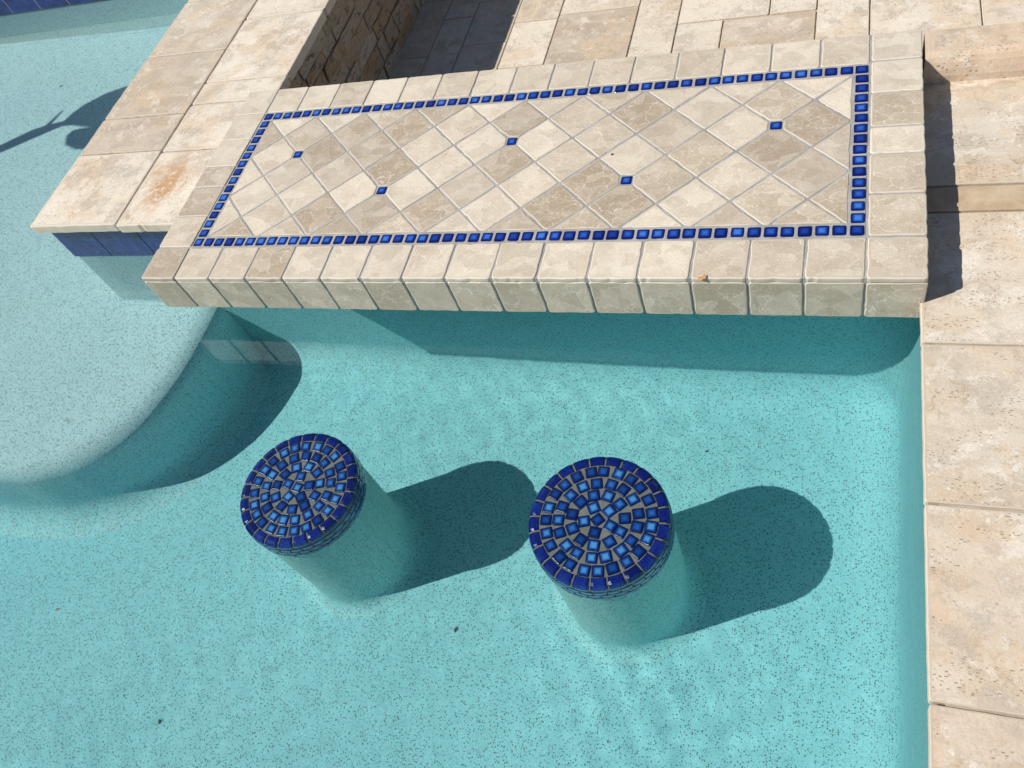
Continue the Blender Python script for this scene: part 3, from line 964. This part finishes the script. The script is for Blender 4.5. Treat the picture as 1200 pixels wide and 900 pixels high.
# ------------------------------------------------------------------ stools in the pool
ZT, RS, HB = -0.4704, 0.1717, 0.0915
def stool(cx, cy, rot, seed, label):
    random.seed(seed)
    e = empty("bar_stool", (cx, cy, ZF))
    e.rotation_euler.z = rot
    tag(e, label, "stool", "round mosaic seats standing in the pool")
    zt = ZT - ZF
    mb = MB()
    prof = [(RS - 0.006 + 0.05 * math.exp(-k * 0.6) * (1 if k < 7 else 0), 0.002 + k * 0.016) for k in range(7)]
    prof = [(RS - 0.0035 + 0.045 * (1 - math.sin(math.radians(a))), 0.045 - 0.045 * math.cos(math.radians(a))) for a in range(0, 91, 9)]
    prof = [(RS + 0.05, -0.012)] + prof
    prof += [(RS - 0.0035, 0.10), (RS - 0.0035, 0.16), (RS - 0.0035, 0.22), (RS - 0.0035, 0.3), (RS - 0.0035, zt - HB + 0.006)]
    lathe(mb, prof, 320)
    # water's depth tint painted in: the floor's teal fades up the stem
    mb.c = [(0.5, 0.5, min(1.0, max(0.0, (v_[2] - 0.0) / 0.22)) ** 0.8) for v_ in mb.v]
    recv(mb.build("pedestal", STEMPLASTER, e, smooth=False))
    for f in e.children[0].data.polygons:
        f.use_smooth = len(f.vertices) == 4
    mb = MB()
    lathe(mb, [(RS - 0.0032, zt - HB), (RS - 0.0012, zt - HB + 0.003), (RS - 0.0012, zt - 0.013), (RS - 0.012, zt - 0.0028)], 96)
    g = recv(mb.build("grout_cap", SEATGROUT, e))
    # rings of loose small squares
    mb = MB()
    k0 = 1.0
    for ring, (n, r) in enumerate(((1, 0.0), (5, 0.0335), (11, 0.0640), (17, 0.0955), (23, 0.1270))):
        ph = random.uniform(0, 6.28)
        for i in range(n):
            a = ph + 2 * math.pi * i / n + random.uniform(-1, 1) * (0.022 if ring > 1 else 0.12)
            rr = r * k0 + random.uniform(-0.0009, 0.0009)
            c = Vector((rr * math.cos(a), rr * math.sin(a)))
            ta = a + random.uniform(-0.05, 0.05)
            u = Vector((math.cos(ta), math.sin(ta))); w_ = Vector((-u.y, u.x))
            h = 0.0146 + random.uniform(-0.0005, 0.0006)
            q = [c - u * h - w_ * h, c + u * h - w_ * h, c + u * h + w_ * h, c - u * h + w_ * h]
            pillow(mb, [tuple(x) for x in q], zt - 0.0032, 0.0032, rad=0.003)
    recv(mb.build("mosaic_tiles", SEATGLAZE, e))
    # rim of bullnose pieces
    mb = MB()
    n = 24
    for i in range(n):
        a0 = 2 * math.pi * (i + 0.055) / n
        a1 = 2 * math.pi * (i + 0.945) / n
        sec = [(0.1435, -0.004), (0.1440, -0.0012), (0.1462, 0.0), (0.1560, 0.0002), (0.1635, -0.0012), (0.1690, -0.0050), (0.1715, -0.0110), (0.1717, -0.0230), (0.1700, -0.0245)]
        m_ = 6
        c = (random.random(), random.random())
        vs, cs_, fs = [], [], []
        for j in range(m_ + 1):
            a = a0 + (a1 - a0) * j / m_
            for si, (r, z) in enumerate(sec):
                shrinkz = 0.0012 if j in (0, m_) else 0
                vs.append(((r - shrinkz) * math.cos(a), (r - shrinkz) * math.sin(a), zt + z - shrinkz))
                core = 0.75 if (1 < si < 7 and 0 < j < m_) else 0.1
                cs_.append((c[0], c[1], core))
        ks = len(sec)
        for j in range(m_):
            for s_ in range(ks - 1):
                fs.append((j * ks + s_, j * ks + s_ + 1, (j + 1) * ks + s_ + 1, (j + 1) * ks + s_))
        for j in (0, m_):
            ring = [j * ks + s_ for s_ in range(ks)]
            fs.append(tuple(ring if j == 0 else reversed(ring)))
        mb.add(vs, fs, cs_)
    recv(mb.build("rim_tiles", RIMGLAZE, e, smooth=False))
    # courses of small tiles round the side
    mb = MB()
    rows_ = 3
    z1 = zt - 0.0262
    hgt = (HB - 0.0262) / rows_
    n = 34
    for rr in range(rows_):
        for i in range(n):
            a0 = 2 * math.pi * (i + (0.5 if rr % 2 else 0)) / n
            a1 = a0 + 2 * math.pi / n
            gp = 0.0018
            zz1, zz0 = z1 - rr * hgt - gp * .5, z1 - (rr + 1) * hgt + gp * .5
            pillow(mb, rect(a0 * RS + gp * .5, a1 * RS - gp * .5, zz0, zz1), -0.0014, 0.0022, rad=0.003, skirt=-0.0002,
                   frame=lambda u, vv, d: ((RS + d) * math.cos(u / RS), (RS + d) * math.sin(u / RS), vv))
    recv(mb.build("side_tiles", SIDEGLAZE, e))
    return e
stool(0.364, -0.5264, 0.3, 21, "round blue mosaic stool beside the shadowed edge of the shallow shelf")
stool(1.1932, -0.5228, 1.1, 22, "round blue mosaic stool nearer to the travertine deck")

# ------------------------------------------------------------------ small litter
random.seed(5)
def chip(name, loc, size, mat, label, cat, spin=0.0, thick=0.0015):
    mb = MB()
    n = 9
    top, bot = [], []
    for i in range(n):
        a = 2 * math.pi * i / n
        r = size * (0.6 + 0.4 * random.random()) * (1.0 if abs(math.cos(a)) > .5 else 0.6)
        top.append((r * math.cos(a), r * math.sin(a), thick + 0.0012 * random.random()))
        bot.append((r * 0.9 * math.cos(a), r * 0.9 * math.sin(a), 0.0))
    vs = top + bot + [(0, 0, thick * 1.8)]
    fs = [(i, (i + 1) % n, 2 * n) for i in range(n)] + [(n + i, n + (i + 1) % n, (i + 1) % n, i) for i in range(n)] + [tuple(n + i for i in reversed(range(n)))]
    mb.add(vs, fs, (0.5, 0.5, 0))
    o = recv(mb.build(name, mat))
    o.location = loc
    o.rotation_euler.z = spin
    tag(o, label, cat)
    return o
chip("leaf_scrap", (1.4265, -0.1149, 0.0005), 0.011, DRY, "rust coloured leaf scrap on the front edge of the bar counter", "leaf scrap", 0.2)
chip("leaf_scrap", (0.7243, -0.7131, -1.0875), 0.0085, DARKBIT, "dark speck of debris on the pool floor between the two stools", "debris", 0.6)
chip("leaf_scrap", (-0.0857, -1.1218, -1.0875), 0.0085, DARKBIT, "dark scrap of leaf on the pool floor at the bottom left of the photo", "debris", 1.5)
chip("leaf_scrap", (-1.7644, 1.3885, -0.6495), 0.0085, DARKBIT, "tiny black fleck on the shallow floor above the cast shadow", "debris", 0.3)
chip("leaf_scrap", (1.3605, -0.0816, -1.0875), 0.006, DARKBIT, "dark speck of debris on the pool floor above the right stool", "debris", 0.3)
chip("leaf_scrap", (1.1586, 0.2870, 0.0005), 0.004, DARKBIT, "tiny black crumb on a brown diagonal tile of the bar counter", "debris", 0.9)
chip("leaf_scrap", (-0.6080, -0.8736, -1.0875), 0.007, DRY, "tiny brown scrap on the pool floor near the left border of the photo", "debris", 0.9)

# ------------------------------------------------------------------ added plant, unseen; leaves shaped to cast the shadow on the shallow floor
pl = empty("added_shade_plant", (-3.6, 0.15, -0.05))
tag(pl, "added unseen plant that casts the shadow on the shallow floor", "plant")
def lp(mb):
    return local(mb, pl)
mb = MB()
lathe(mb, [(0.13, -0.049), (0.135, 0.0), (0.17, 0.25), (0.185, 0.26), (0.185, 0.29), (0.165, 0.29), (0.16, 0.27), (0.02, 0.265)], 40, -3.6, 0.15)
lp(mb).build("pot", POT, pl)
U = Vector((math.cos(AZ) * math.cos(EL), math.sin(AZ) * math.cos(EL), -math.sin(EL)))
hh = Vector((U.x, U.y)) / 1.33
DD = Vector((hh.x, hh.y, -math.sqrt(1 - hh.length_squared)))
def lift(x, y, z):
    """Point of a leaf at height z whose shade falls at x, y on the shelf."""
    q = Vector((x, y, ZS)) - DD * ((ZW - ZS) / -DD.z)
    return q - U * ((z - ZW) / -U.z)
def blade(name, mid, wid, z0, z1):
    mb = MB()
    n = len(mid)
    vs, fs = [], []
    for i, ((x, y), w_) in enumerate(zip(mid, wid)):
        k = i / (n - 1)
        a = Vector(mid[max(i - 1, 0)]); b = Vector(mid[min(i + 1, n - 1)])
        d = (b - a).normalized(); nn = Vector((-d.y, d.x))
        z = z0 + (z1 - z0) * k + 0.03 * math.sin(k * 3.1)
        for s_ in (-1, 0, 1):
            q = lift(x + nn.x * w_ * s_, y + nn.y * w_ * s_, z + abs(s_) * w_ * 0.15)
            vs.append(q)
    m0 = len(vs)
    vs += [v - Vector((0, 0, 0.003)) for v in vs]
    for i in range(n - 1):
        for s_ in (0, 1):
            a = i * 3 + s_
            fs.append((a, a + 1, a + 4, a + 3))
            fs.append((m0 + a, m0 + a + 3, m0 + a + 4, m0 + a + 1))
        for s_ in (0, 2):
            a = i * 3 + s_
            fs.append((a, a + 3, m0 + a + 3, m0 + a))
    mb.add(vs, fs, (0.5, 0.5, 0))
    lp(mb).build(name, LEAF, pl)
blade("leaf", [(-2.25, 0.72), (-2.05, 0.84), (-1.90, 0.945), (-1.80, 1.01), (-1.72, 1.062), (-1.64, 1.10), (-1.58, 1.122), (-1.53, 1.14)], [0.012, 0.02, 0.028, 0.034, 0.036, 0.028, 0.018, 0.012], 0.45, 0.66)
blade("leaf", [(-1.585, 1.115), (-1.54, 1.15), (-1.49, 1.175), (-1.42, 1.20), (-1.34, 1.215), (-1.2, 1.24), (-1.05, 1.27), (-0.95, 1.28)], [0.012, 0.05, 0.085, 0.115, 0.135, 0.13, 0.08, 0.01], 0.66, 0.74)
blade("leaf", [(-1.50, 1.06), (-1.46, 1.035), (-1.40, 1.02), (-1.33, 1.03), (-1.22, 1.07)], [0.02, 0.055, 0.07, 0.08, 0.03], 0.66, 0.7)
blade("leaf", [(-1.69, 1.08), (-1.665, 1.12), (-1.65, 1.17), (-1.64, 1.215)], [0.012, 0.012, 0.009, 0.003], 0.62, 0.66)
def stem(name, a, b, c, r):
    mb = MB()
    vs, fs = [], []
    n = 12
    for i in range(n + 1):
        k = i / n
        q = a.lerp(b, k).lerp(b.lerp(c, k), k)
        for j in range(8):
            an = math.pi * j / 4
            vs.append(q + Vector((math.cos(an) * r, math.sin(an) * r, 0)))
    for i in range(n):
        for j in range(8):
            fs.append((i * 8 + j, i * 8 + (j + 1) % 8, (i + 1) * 8 + (j + 1) % 8, (i + 1) * 8 + j))
    mb.add(vs, fs, (0.5, 0.5, 0))
    lp(mb).build(name, LEAF, pl, smooth=True)
base = Vector((-3.6, 0.15, 0.24))
stem("stem", base, base + Vector((0.1, 0.05, 0.35)), lift(-2.25, 0.72, 0.45), 0.008)
stem("stem", lift(-2.25, 0.72, 0.45), lift(-1.9, 0.95, 0.60), lift(-1.53, 1.14, 0.69), 0.006)
